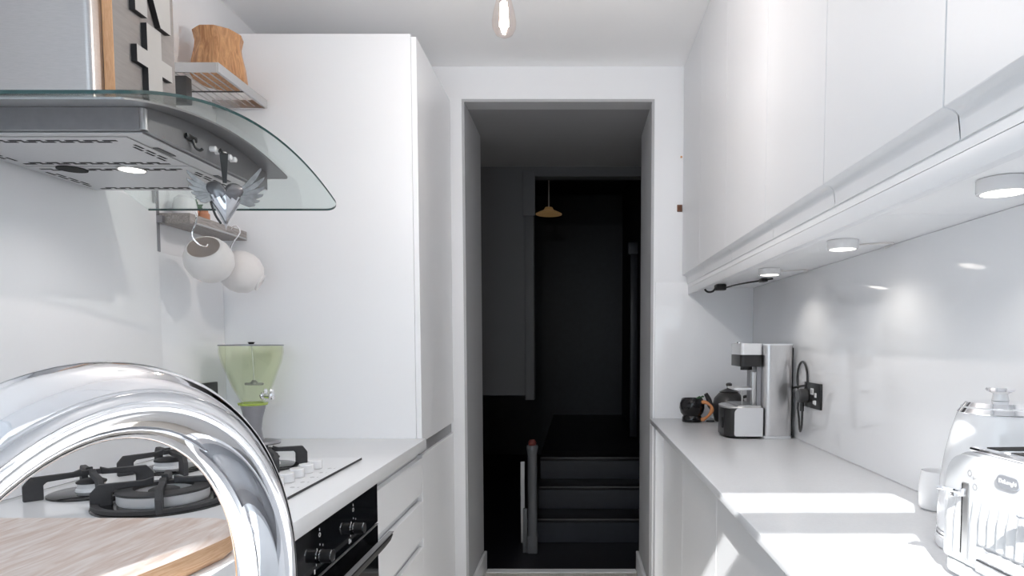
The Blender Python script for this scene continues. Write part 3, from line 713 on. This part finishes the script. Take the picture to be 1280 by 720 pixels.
# base with rounded side panel and sloping black nose
nose = [(.684, 2.404), (.594, 2.404), (.572, 2.418), (.556, 2.448), (.552, 2.5), (.556, 2.552), (.572, 2.582), (.594, 2.596), (.684, 2.596)]
MB().prism(nose, (0, 0, WT+.006), (1, 0, 0), (0, 1, 0), (0, 0, .105), .003).build('base', M['black'], CM, ang=50)
sp = arc(.604, .096, .02, 180, 90, 6) + [(.6895, .116), (.6895, .010)] + arc(.592, .018, .008, 270, 180, 4)
for y in (cy0, cy1-.003): MB().prism(sp, (0, y, WT), (1, 0, 0), (0, 0, 1), (0, .003, 0)).build('side_panel', M['silver'], CM)
MB().prism([(.618+(x-.618)*1.01, 2.5+(y-2.5)*.985) for x, y in nose], (0, 0, WT+.1112), (1, 0, 0), (0, 1, 0), (0, 0, .009), .004).build('front_trim', M['satin'], CM, ang=50)
MB().box(.5505, .556, cy0+.06, cy0+.072, WT+.035, WT+.075, .001, 1).build('front_slot', M['hole'], CM)
dt = MB()
for k in range(9): dt.box(.600, .68, cy0+.018+.019*k, cy0+.026+.019*k, WT+.1205, WT+.1235)
dt.box(.596, .686, cy0+.012, cy0+.016, WT+.1205, WT+.125).box(.596, .686, cy1-.016, cy1-.012, WT+.1205, WT+.125).box(.596, .600, cy0+.012, cy1-.012, WT+.1205, WT+.125)
dt.build('drip_tray', M['satin'], CM)
for x in (.60, .66): MB().box(x, x+.02, cy0+.05, cy1-.05, WT+.0003, WT+.0058).build('foot', M['black'], CM)
# brew head
MB().prism(rrect(.606, .6885, cy0+.012, cy1-.030, .016), (0, 0, WT+.314), (1, 0, 0), (0, 1, 0), (0, 0, .042)).build('head_cover', M['silver'], CM, ang=40)
MB().prism(rrect(.606, .6885, cy0+.012, cy1-.030, .016), (0, 0, WT+.270), (1, 0, 0), (0, 1, 0), (0, 0, .043)).build('brew_head', M['black'], CM, ang=40)
MB().cyl((.645, 2.48, WT+.255), (0, 0, 1), .022, .014, 20).build('nozzle', M['black'], CM)
MB().box(.608, .62, cy0+.06, cy1-.06, WT+.356, WT+.362, .002).build('lever', M['chrome'], CM)
MB().box(.672, .6885, cy0+.03, cy1-.03, WT+.121, WT+.268).build('inner_panel', M['zinc'], CM)
MB().box(.655, .671, cy0+.03, cy0+.055, WT+.125, WT+.25, .002).build('column', M['satin'], CM)
MB().box(.592, .686, cy0+.04, cy1-.04, WT+.180, WT+.188, .002).build('cup_shelf', M['silver'], CM)
MB().cyl((.622, cy0+.045, WT+.124), (0, 0, 1), .003, .056, 10).build('shelf_post', M['satin'], CM)
# lead: loop behind the machine, plug in the wall socket
LQ = [(.8135, 2.346 + .052*math.cos(R(a)), 1.138 + .062*math.sin(R(a))) for a in range(200, 561, 20)]
MB().tube([(.807, 2.46, WT+.17), (.811, 2.43, WT+.19)] + LQ + [(.812, 2.38, WT+.14), (.811, 2.365, WT+.08), (.806, 2.345, WT+.05), (.798, 2.31, WT+.042), (.794, 2.285, WT+.07), (.792, 2.278, WT+.135)], .0040, 8, sub=3).build('power_lead', M['black'], CM)
MB().cyl((XR-.0192, 2.285, WT+.172), (-1, 0, 0), .025, .034, 24, .004).build('plug', M['darkg'], CM)
MB().lathe([(0, 0), (.0075, 0), (.0065, .030), (0, .030)], (.792, 2.281, WT+.118), n=14).build('plug_grip', M['black'], CM)

# teapot behind the machine
TPT = thing('teapot', (.690, 2.950, WT+.001), 'dark round teapot half hidden behind the coffee machine', 'teapot')
MB().lathe([(0, 0), (.060, 0), (.063, .004), (.073, .04), (.074, .07), (.066, .105), (.046, .128), (.040, .132), (0, .132)], n=40).build('pot_body', M['teapot'], TPT, local=True, ang=50)
MB().lathe([(.041, .1325), (.044, .136), (.020, .146), (.010, .150), (.009, .158), (.014, .164), (.013, .172), (.006, .176), (0, .176)], n=32).build('lid', M['teapot'], TPT, local=True, ang=50)
MB().tube([(-.066, 0, .055), (-.085, 0, .075), (-.092, 0, .100), (-.106, 0, .126)], lambda t: .017-.008*t, 14, sub=5).build('spout', M['teapot'], TPT, local=True)
MB().tube([(.063, .02, .105), (.092, .03, .11), (.105, .033, .08), (.093, .03, .045), (.070, .02, .03)], .007, 10, sub=5).build('handle', M['teapot'], TPT, local=True)
MB().lathe([(0, 0), (.02, 0), (.018, .006), (0, .007)], (-.088, -.02, 0), n=18).build('saucer_tab', M['teapot'], TPT, local=True)
# black figure-like mug, kept plain
BM = thing('black_mug', (.520, 2.935, WT+.001), 'glossy black ceramic mug with orange handle at the far end of the worktop', 'mug')
bm1 = MB().lathe([(0, 0), (.044, 0), (.046, .004), (.044, .020), (.040, .028), (.050, .040), (.056, .062), (.055, .085), (.048, .104), (.045, .106), (.042, .102), (.048, .085), (.048, .06), (.035, .03), (0, .028)], n=44)
for v in bm1.bm.verts:
    if .034 < v.co.z < .1 and v.co.x < 0 and v.co.y < .03:
        a = math.atan2(v.co.y, v.co.x); f = 1 + .06*math.sin(5*a)*math.sin((v.co.z-.034)/.066*PI*2)
        v.co.x *= f; v.co.y *= f
bm1.build('mug_body', M['blackc'], BM, local=True, ang=60)
MB().tube([(.036, -.030, .090), (.056, -.042, .090), (.075, -.052, .075), (.079, -.053, .056), (.066, -.045, .032), (.048, -.030, .014), (.036, -.026, .012)], lambda t: .0075+.0015*math.sin(t*PI*5), 12, sub=5).build('handle', M['copper'], BM, local=True)
lf = MB()
for k in range(6):
    a = .9*k - .5
    lf.tube([(.018+.004*k, -.01+.006*k, .10), (.02+.006*k, -.012+.006*k, .108+.003*(k % 3)), (.026+.006*k, -.014+.006*k, .110)], .003, 6, sub=3)
lf.build('leaf_trim', M['leaf'], BM, local=True)

# ------------------------------------------------------------------ kettle, cup, toaster
KX, KY = .727, 1.112
KT = thing('kettle', (KX, KY, WT), 'large white ribbed kettle with chrome lid ring behind the toaster', 'kettle')
kb = MB().lathe([(0, .030), (.088, .030), (.090, .034), (.0895, .07), (.087, .12), (.081, .165), (.073, .205), (.064, .236), (.058, .250), (0, .252)], (KX, KY, WT), n=96)
for v in kb.bm.verts:
    z = v.co.z-WT
    if .03 < z < .18:
        a = math.atan2(v.co.y-KY, v.co.x-KX); f = 1 + .007*math.sin(48*a)*min(1, (.2-z)/.1)
        v.co.x = KX+(v.co.x-KX)*f; v.co.y = KY+(v.co.y-KY)*f
kb.build('body', M['enamelw'], KT, ang=60)
MB().lathe([(0, .001), (.091, .001), (.092, .004), (.091, .020), (0, .020)], (KX, KY, WT), n=64).build('power_base', M['enamelw'], KT)
MB().lathe([(.088, .0205), (.0915, .0205), (.0915, .0235), (.088, .0235)], (KX, KY, WT), n=64, close=True).build('base_ring', M['chrome'], KT)
MB().lathe([(.080, .0235), (.090, .0240), (.0905, .0295), (.080, .0298)], (KX, KY, WT), n=64, close=True).build('body_ring', M['chrome'], KT)
MB().lathe([(0, .2525), (.051, .2535), (.0635, .2385), (.0645, .2400), (.052, .2575), (0, .2605)], (KX, KY, WT), n=64).build('lid', M['chrome'], KT, ang=50)
MB().lathe([(0, .260), (.013, .260), (.011, .272), (.018, .276), (0, .277)], (KX, KY, WT), n=32).build('knob_stem', M['ceramic'], KT)
MB().lathe([(0, .2765), (.021, .2765), (.023, .2795), (.021, .2825), (0, .2835)], (KX, KY, WT), n=36).build('lid_knob', M['chrome'], KT)
MB().tube([(KX+.055, KY-.045, WT+.215), (KX+.075, KY-.085, WT+.228), (KX+.083, KY-.115, WT+.20), (KX+.082, KY-.118, WT+.12), (KX+.07, KY-.075, WT+.075)], lambda t: .012, 12, sub=6).build('handle', M['enamelw'], KT)
MB().prism([(-.02, 0), (.02, 0), (.014, .05), (-.014, .05)], (KX+.04, KY+.045, WT+.18), (.75, -.66, 0), (.1, .12, .9), (.035, .045, .01), .004).build('spout', M['enamelw'], KT)
MB().box(-.007, .007, -.0015, .0015, -.004, .004, .001, 1)
a_ = R(212); q = Vector((KX+.0915*math.cos(a_), KY+.0915*math.sin(a_), WT+.055))
MB().box(q.x-.004, q.x+.002, q.y-.008, q.y+.008, q.z-.006, q.z+.006, .001, 1).build('badge', M['satin'], KT)

WC = thing('white_cup', (.778, 1.385, WT+.001), 'plain white cup on the worktop behind the kettle', 'cup')
MB().lathe([(0, 0), (.032, 0), (.036, .004), (.038, .05), (.034, .078), (.033, .083), (.030, .08), (.033, .05), (.030, .008), (0, .007)], n=40).build('cup_body', M['ceramic'], WC, local=True, ang=60)
MB().tube([(.022, .024, .066), (.035, .040, .066), (.038, .045, .044), (.032, .036, .022), (.025, .024, .020)], .004, 10, sub=4).build('handle', M['ceramic'], WC, local=True)

TW, TD, TH_ = .285, .215, .197
TS = thing('toaster', (.690, .872, WT), 'white fluted toaster with chrome levers on the sunlit worktop', 'toaster', rot=(0, 0, R(3.5)))
# local frame: -x is the front, +y the end furthest from the window
hw, hd_ = TW/2, TD/2
def tprof(r, y0, y1, z0, z1, rb=.006):
    return arc(y1-r, z1-r, r, 0, 90, 10) + arc(y0+r, z1-r, r, 90, 180, 10) + arc(y0+rb, z0+rb, rb, 180, 270, 3) + arc(y1-rb, z0+rb, rb, 270, 360, 3)
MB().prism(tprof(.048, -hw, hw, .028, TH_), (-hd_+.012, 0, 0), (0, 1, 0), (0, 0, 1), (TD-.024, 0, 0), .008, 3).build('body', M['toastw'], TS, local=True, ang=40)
# front panel (curved top, vertical flutes), lower base
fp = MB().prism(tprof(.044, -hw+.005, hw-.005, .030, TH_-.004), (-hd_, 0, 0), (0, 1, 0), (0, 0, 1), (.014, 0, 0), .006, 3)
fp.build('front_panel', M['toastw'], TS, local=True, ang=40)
fl = MB()
y = -hw+.026
while y < hw-.02:
    if abs(y-.088) > .013 and abs(y+.072) > .013:
        z0 = .072 if -.05 < y < .062 else .040
        ztop = .132
        pr = [(-.0086, 0), (-.0070, .0030), (-.0036, .0056), (0, .0064), (.0036, .0056), (.0070, .0030), (.0086, 0)]
        n_ = 9; rows = []
        for i in range(n_+1):
            z = z0 + (ztop-z0)*i/n_; k = 1. if i < n_-3 else max(.02, (n_-i)/3.5)
            rows.append([fl.bm.verts.new((-hd_+.0004-b*k, y+a, z)) for a, b in pr])
        for A, B in zip(rows, rows[1:]):
            for i in range(len(pr)-1): fl.bm.faces.new((A[i], B[i], B[i+1], A[i+1]))
    y += .0182
bmesh.ops.recalc_face_normals(fl.bm, faces=fl.bm.faces)
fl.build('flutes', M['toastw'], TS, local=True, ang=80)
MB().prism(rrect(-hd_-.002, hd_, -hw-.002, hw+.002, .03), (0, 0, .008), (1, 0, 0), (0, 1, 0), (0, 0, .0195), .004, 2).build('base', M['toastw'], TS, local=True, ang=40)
for x, y in ((-.07, -.10), (-.07, .10), (.07, -.10), (.07, .10)):
    MB().cyl((x, y, .0005), (0, 0, 1), .012, .008, 16).build('foot', M['darkg'], TS, local=True)
# chrome top with four slots
tpn = MB().box(-hd_+.012, hd_-.012, -hw+.052, hw-.040, TH_+.0003, TH_+.007, .003, 2).build('top_plate', M['chrome'], TS, local=True)
for y in (-.095, -.045, .025, .075):
    MB().box(-hd_+.03, hd_-.03, y-.013, y+.013, TH_+.0065, TH_+.0078).build('bread_slot', M['hole'], tpn, local=True)
for y in (.088, -.072):
    MB().box(-hd_-.0015, -hd_+.002, y-.0085, y+.0085, .038, .152, .001, 1).build('lever_track', M['satin'], TS, local=True)
    MB().box(-hd_-.0022, -hd_-.001, y+.0050, y+.0066, .045, .150).build('track_slot', M['hole'], TS, local=True)
    lv = MB().prism([(-.004, -.006), (.004, -.006), (.004, .006), (-.004, .006)], (-hd_-.002, y, .138), (0, 1, 0), (0, 0, 1), (-.020, 0, 0), .001)
    pd = [(-.017, -.017), (-.014, -.027), (0, -.046), (.014, -.027), (.017, -.017), (.012, -.013), (-.012, -.013)]
    lv.prism([(a, b) for a, b in pd], (-hd_, y, .1375), (0, 1, 0), (1, 0, -.12), (0, 0, .006), .0022)
    lv.build('lever', M['chrome'], TS, local=True)
# control panel with square buttons and a dial
for yc, in ((.008,),):
    cpn = MB().box(-hd_-.0045, -hd_+.001, yc-.048, yc+.048, .030, .066, .001, 1).build('button_panel', M['silver'], TS, local=True)
    for k in range(3):
        MB().box(-hd_-.0065, -hd_-.0046, yc-.042+.029*k, yc-.017+.029*k, .051, .063, .001, 1).build('button', M['ceramic'], cpn, local=True)
        MB().box(-hd_-.0065, -hd_-.0046, yc-.042+.029*k, yc-.017+.029*k, .034, .044, .001, 1).build('button', M['ceramic'], cpn, local=True)
    MB().box(-hd_-.0062, -hd_-.0046, yc-.044, yc+.044, .0465, .0485).build('panel_line', M['gasket'], cpn, local=True)
sy = MB()
for z, y in ((.168, .080), (.150, .068)):
    sy.lathe([(.0035, 0), (.005, 0), (.005, .0004), (.0035, .0004)], (-hd_-.0002, y, z), (-1, 0, 0), 16, close=True)
sy.box(-hd_-.0005, -hd_, .071, .072, .160, .166).box(-hd_-.0005, -hd_, .066, .072, .162, .163)
sy.build('printed_symbol', M['inkd'], TS, local=True)
bd = MB().prism(arc(.013, 0, .009, -90, 90, 6) + arc(-.013, 0, .009, 90, 270, 6), (-hd_-.0002, .000, .171), (0, 1, 0), (0, 0, 1), (-.003, 0, 0), .0008, 1).build('badge', mat('grey_badge', (.36, .37, .40), .35, .3, noise=.03, nscale=20), TS, local=True)
def text_mesh(name, body, size, m, parent, loc, rot):
    cu = bpy.data.curves.new(name, 'FONT'); cu.body = body; cu.size = size; cu.extrude = .0003; cu.align_x = 'CENTER'; cu.align_y = 'CENTER'
    to = bpy.data.objects.new(name+'_c', cu); C.objects.link(to)
    bpy.context.view_layer.update()
    me = bpy.data.meshes.new_from_object(to.evaluated_get(bpy.context.evaluated_depsgraph_get()))
    bpy.data.objects.remove(to)
    me.materials.clear(); me.materials.append(m)
    o = bpy.data.objects.new(name, me); C.objects.link(o); o.parent = parent; o.location = loc; o.rotation_euler = rot
    return o
text_mesh('badge_lettering', 'DeLonghi', .0085, M['ink'], bd, (-hd_-.0035, .000, .171), (R(90), 0, R(-90)))

# ------------------------------------------------------------------ chopping board
cbp = [(-1.24, 1.146), (-.640, 1.146), (-.606, 1.128), (-.585, 1.095), (-.578, 1.060), (-.590, .97), (-.622, .82), (-.68, .66), (-.74, .60), (-1.24, .60)]
cb = MB().prism(cbp, (0, 0, WT+.001), (1, 0, 0), (0, 1, 0), (0, 0, .048), .011, 1).build('chopping_board', [M['boardtop'], M['boardside']])
for p in cb.data.polygons:
    if p.normal.z < .3: p.material_index = 1
tag(center(cb), 'thick wooden chopping board on the white worktop before the hob', 'chopping board')

# ------------------------------------------------------------------ sink run under the window with the chrome tap
sk = MB().box(XL+.013, -.32, FY+.001, .468, .870, WT, .002).box(.40, XR-.012, FY+.001, .468, .870, WT, .002).box(-.32, .40, FY+.001, .172, .870, WT).box(-.32, .40, .438, .468, .870, WT)
tag(center(sk.build('sink_worktop', M['wtopw'])), 'white worktop around the sink under the window', 'worktop')
bpy.data.objects['sink_worktop'].location.z = .870
su = thing('sink_base_cabinet', (0, 0, 0), 'white base cabinet below the sink under the window', 'cabinet')
MB().box(XL+.02, XR-.02, FY+.01, .44, .10, .66).build('body', M['carc'], su)
for a, b in ((-.56, -.10), (-.10, .36)): MB().box(a+.002, b-.002, .441, .459, .10, .865, .001, 1).build('door', M['gloss'], su)
MB().box(XL+.02, XR-.02, FY+.01, .34, 0, .099).build('plinth', M['recess'], su)
MB().box(XL+.02, -.36, FY+.01, .44, .661, .868).box(.44, XR-.02, FY+.01, .44, .661, .868).build('upper_body', M['carc'], su)
sn = MB()
sn.box(-.318, -.235, .174, .436, .903, .9125).box(.315, .398, .174, .436, .903, .9125).box(-.235, .315, .174, .200, .903, .9125).box(-.235, .315, .412, .436, .903, .9125)
sn.box(-.240, -.235, .195, .417, .72, .904).box(.315, .320, .195, .417, .72, .904).box(-.235, .315, .195, .200, .72, .904).box(-.235, .315, .412, .417, .72, .904).box(-.24, .32, .195, .417, .715, .72)
sn = sn.build('steel_sink', M['steelsink']); tag(center(sn), 'stainless steel sink under the chrome tap', 'sink')
TPO = thing('kitchen_tap', (-.1882, .1396, WT), 'large chrome gooseneck tap rising from the sink, close up', 'tap')
P0 = Vector((-.1882, .1396)); P1 = Vector((-.1685, .3451)); du = (P1-P0); L_ = du.length; du.normalize(); rad = L_/2
zc_ = 1.2480 - rad
path = [(P0.x, P0.y, WT+.004), (P0.x, P0.y, WT+.10)] + [(P0.x, P0.y, WT+.10+(zc_-WT-.10)*k/5) for k in range(1, 5)]
for i in range(41):
    a = PI - PI*i/40
    c = P0 + du*(rad + rad*math.cos(a)); path.append((c.x, c.y, zc_ + rad*math.sin(a)))
path += [(P1.x, P1.y, zc_-.02), (P1.x, P1.y, zc_-.05)]
MB().tube(path,   .0150, 36).build('spout', M['chrome'], TPO, ang=60)
MB().cyl((P0.x, P0.y, WT+.0028), (0, 0, 1), .026, .05, 36, .003).build('base', M['chrome'], TPO)
MB().cyl((P1.x, P1.y, zc_-.062), (0, 0, 1), .0155, .012, 32, .002).build('aerator', M['chrome'], TPO)
MB().cyl((P0.x, P0.y, WT+.035), (-.7, -.7, .12), .008, .07, 18, .002).build('lever', M['chrome'], TPO)

# ------------------------------------------------------------------ pendant filament bulb
BX_, BY_, BZ_ = -.187, 1.70, 2.045
PB = thing('pendant_bulb', (BX_, BY_, CEIL-.001), 'clear filament bulb glowing, hanging from the ceiling', 'lamp')
MB().lathe([(0, 0), (.010, .0015), (.022, .008), (.0295, .022), (.031, .038), (.027, .062), (.019, .092), (.014, .112), (.013, .118)], (BX_, BY_, BZ_), n=40).build('bulb_glass', M['bulbglass'], PB, ang=60)
fl = MB()
for k in range(6):
    a = 2*PI*k/6
    fl.tube([(BX_+.0105*math.cos(a), BY_+.0105*math.sin(a), BZ_+.026), (BX_+.0075*math.cos(a), BY_+.0075*math.sin(a), BZ_+.086)], .0014, 8)
fl.build('filament', M['filament'], PB)
fs = MB().tube([(BX_, BY_, BZ_+.012), (BX_, BY_, BZ_+.112)], .0012, 8)
for k in range(6):
    a = 2*PI*k/6
    fs.tube([(BX_+.0105*math.cos(a), BY_+.0105*math.sin(a), BZ_+.026), (BX_, BY_, BZ_+.014)], .0005, 6)
fs.build('filament_stem', M['copper'], PB)
MB().cyl((BX_, BY_, BZ_+.117), (0, 0, 1), .0145, .05, 28, .002).build('socket', M['satin'], PB)
MB().tube([(BX_, BY_, BZ_+.165), (BX_, BY_, CEIL-.02)], .003, 10).build('cord', M['black'], PB)
MB().lathe([(0, -.022), (.02, -.02), (.045, -.004), (.046, 0), (0, 0)], (BX_, BY_, CEIL-.001), n=36).build('ceiling_rose', M['ceramic'], PB)

# small bolts on the passage wall beside the cabinets
b_ = MB().cyl((.474, D-.001, 1.892), (0, -1, 0), .010, .012, 16, .002).box(.462, .486, D-.006, D-.001, 1.876, 1.908, .002)
tag(center(b_.build('wall_bolt', M['brown'])), 'small brown bolt on the end wall beside the wall cabinet', 'bolt')
b_ = MB().cyl((.480, D-.001, 2.126), (0, -1, 0), .005, .004, 12, .001)
tag(center(b_.build('wall_plug', M['orangewood'])), 'tiny orange wall plug above the brown bolt', 'wall plug')

# ------------------------------------------------------------------ light
sc = bpy.context.scene
world = bpy.data.worlds.new('sky'); sc.world = world; world.use_nodes = True
wn = world.node_tree; bg = wn.nodes['Background']
bg.inputs['Color'].default_value = (.80, .90, 1.0, 1); bg.inputs['Strength'].default_value = 2.1
sun = bpy.data.lights.new('sun', 'SUN'); sun.energy = 7.5; sun.angle = R(.55); sun.color = (1, .985, .97)
so_ = bpy.data.objects.new('sun', sun); C.objects.link(so_)
sd = Vector((.30, 1, -.75)).normalized()
so_.rotation_euler = Vector((0, 0, -1)).rotation_difference(sd).to_euler()
def area(name, loc, rot, sx, sy, power, col=(1, 1, 1), portal=False):
    l = bpy.data.lights.new(name, 'AREA'); l.shape = 'RECTANGLE'; l.size = sx; l.size_y = sy; l.energy = power; l.color = col
    if portal: l.cycles.is_portal = True
    o = bpy.data.objects.new(name, l); C.objects.link(o); o.location = loc; o.rotation_euler = rot; return o
area('window_portal', ((WX0+WX1)/2, FY-.06, (WZ0+WZ1)/2), (R(-90), 0, 0), WX1-WX0, WZ1-WZ0, 1, portal=True)
def spot(name, loc, power, col, size=R(140), r=.02):
    l = bpy.data.lights.new(name, 'SPOT'); l.energy = power; l.color = col; l.spot_size = size; l.spot_blend = .6; l.shadow_soft_size = r
    o = bpy.data.objects.new(name, l); C.objects.link(o); o.location = loc; return o
for i, y in enumerate((1.03, 1.645, 2.265)): spot('puck_beam', (.665, y, ZB-.027), 1.0, (1, .95, .88))
spot('hood_beam', (-1.045, 1.548, 1.668), 1.2, (1, .96, .92))
pl = bpy.data.lights.new('bulb_light', 'POINT'); pl.energy = 14; pl.color = (1, .955, .92); pl.shadow_soft_size = .009
po = bpy.data.objects.new('bulb_light', pl); C.objects.link(po); po.location = (BX_, BY_, BZ_+.056)

# ------------------------------------------------------------------ camera
cam = bpy.data.cameras.new('camera'); cam.sensor_width = 36; cam.lens = 36*811/1280
cam.shift_x = -(722-640)/1280; cam.shift_y = (476.18-360)/1280; cam.clip_start = .01
co = bpy.data.objects.new('camera', cam); C.objects.link(co)
co.location = (0, 0, 1.27); co.rotation_euler = (R(90-3.4), 0, 0)
sc.camera = co
sc.view_settings.view_transform = 'Standard'; sc.view_settings.look = 'None'
sc.view_settings.exposure = 0.6; sc.view_settings.gamma = 1; sc.view_settings.use_curve_mapping = False
sc.cycles.max_bounces = 14; sc.cycles.diffuse_bounces = 8; sc.cycles.glossy_bounces = 6; sc.cycles.transparent_max_bounces = 16
sc.cycles.use_denoising = True
sc.cycles.sample_clamp_indirect = 8
